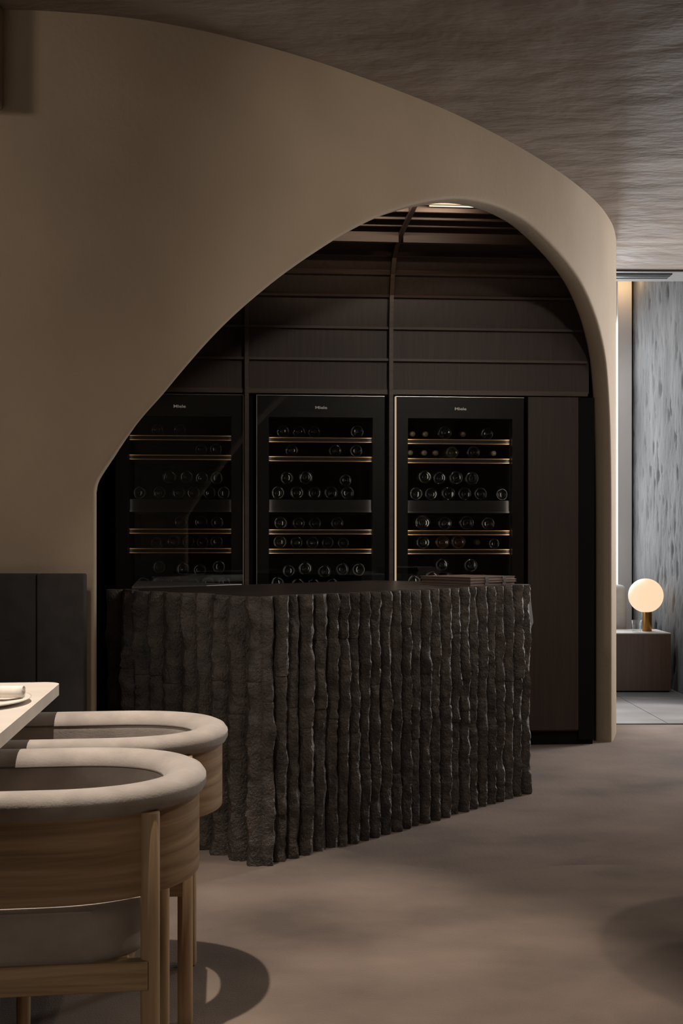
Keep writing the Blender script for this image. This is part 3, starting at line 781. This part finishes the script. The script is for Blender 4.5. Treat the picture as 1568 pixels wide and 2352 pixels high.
downlight('downlight', -.72, 1.15, (-.50, 3.72, .55), 34, 21, label='added ceiling accent light aimed at the left side of the bar', rad=.03, blend=.7)  # accent added to brighten the left stone strips
downlight('downlight', 1.95, 3.75, (.6, 3.5, 0), 22, 105, label='recessed ceiling downlight in front of the bar', rad=.05, blend=.9)
downlight('downlight', 2.0, 7.25, (2.40, 8.86, 1.5), 45, 70, col=(1, .97, .94), label='added lounge fill light aimed at the pale pilaster', rad=.05, blend=.9)  # spot added to brighten the pilaster

# round table out of the frame whose shadow falls into it
rt = empty('round_table', (1.32, 2.73, 0), 0, 'round table just outside the frame at right', 'table')
obj('tabletop', lathe([(0, .71), (.335, .71), (.35, .72), (.35, .74), (0, .74)], 48), 'tabletop', rt, auto=40)
obj('pedestal', lathe([(0, 0), (.2, 0), (.2, .015), (.04, .03), (.04, .71), (0, .71)], 32), 'metaltrim', rt, auto=40)

# ================================================================== LOUNGE: side table, lamp, glass, sofa
def P3(x, y, Z): return ((x-CX)*Z/F, Z, EYE+(HY-y)*Z/F)
st = empty('side_table', (2.12, 7.69, 0), 0, 'brown veneered box side table carrying a globe lamp', 'side table')
x1 = (1540-CX)*7.69/F-2.12; ht = EYE-(1454-HY)*7.69/F
obj('front', box(-.45, x1, 0, .015, .012, ht-.008), 'walnut', st); obj('side', box(x1-.015, x1, .015, .36, .012, ht-.008), 'walnut', st)
obj('side', box(-.45, -.435, .015, .36, .012, ht-.008), 'walnut', st); obj('top', box(-.452, x1+.002, -.002, .36, ht-.008, ht), 'whitewall', st, bev=.001, seg=1)
obj('plinth', box(-.44, x1-.01, .01, .35, 0, .012), 'void', st)
lx, ly, _ = P3(1485.5, 1449, 7.86)
lm = empty('table_lamp', (lx, ly, ht), 0, 'globe table lamp glowing warm white on a brass cylinder base', 'lamp')
obj('base', lathe([(0, 0), (.0345, 0), (.036, .002), (.036, .15), (.030, .155), (0, .155)], 40), 'brass', lm, auto=40)
gl = bmesh.new(); gp = []
for i in range(25):
    a = R(-74+164*i/24); gp.append((.131*math.cos(a), .131*math.sin(a)))
gl = lathe([(0, gp[0][1])]+gp[:-1]+[(0, .131)], 48)
g_ = obj('globe', gl, 'lampglow', lm, smooth=True); g_.location = (-.010, 0, .274)
gx, gy, _ = P3(1462, 1452, 7.76)
gs = empty('water_glass', (gx, gy, ht), 0, 'small clear tumbler half full of water beside the globe lamp', 'glass')
obj('tumbler', lathe([(0, 0), (.030, 0), (.0315, .004), (.041, .093), (.0395, .093), (.030, .010), (0, .009)], 32), 'clear', gs, smooth=True)
obj('water', lathe([(0, .0095), (.0296, .0105), (.0340, .056), (0, .056)], 32), 'water', gs, smooth=True)
sf = empty('sofa', (1.75, 8.45, 0), 0, 'light grey upholstered sofa end behind the side table by the window', 'sofa')
sx1 = (1447-CX)*8.30/F-1.75; sxm = (1424-CX)*8.12/F-1.75
hs = EYE-(1343-HY)*8.15/F
obj('armrest', box(sxm-.17, sxm+.06, -.33, .36, .08, hs), 'sofa', sf, bev=.05, seg=4, smooth=True)
obj('seat_cushion', box(-.75, sxm-.17, -.33, .20, .28, .47), 'sofa', sf, bev=.05, seg=4, smooth=True)
obj('backrest', box(-.75, sxm-.17, .20, .38, .20, hs), 'sofa', sf, bev=.05, seg=4, smooth=True)
obj('base', box(-.75, sxm-.02, -.28, .34, 0, .28), 'metaltrim', sf)
# small warm uplight in the recess above the pilaster
rl = empty('recess_light', (2.40, 8.66, 3.42), 0, 'small warm recessed light at the top of the pale pilaster', 'light')
obj('bezel', lathe([(.02, 0), (.04, 0), (.04, -.01), (.02, -.01)], 24), 'metaltrim', rl)
l = bpy.data.lights.new('recess_light_beam', 'POINT'); l.energy = 1.2; l.color = (1, .66, .32); l.shadow_soft_size = .02
o = bpy.data.objects.new('recess_light_beam', l); COL.objects.link(o); o.parent = rl; o.location = (.02, 0, -.05)
# lounge right-hand outer wall with the side window opening
wb = bmesh.new()
bx(wb, 3.9, 4.0, 5.6, 9.2, 0, 3.5)
tag(obj('wall_right_outer', wb, 'whitewall'), kind='structure')
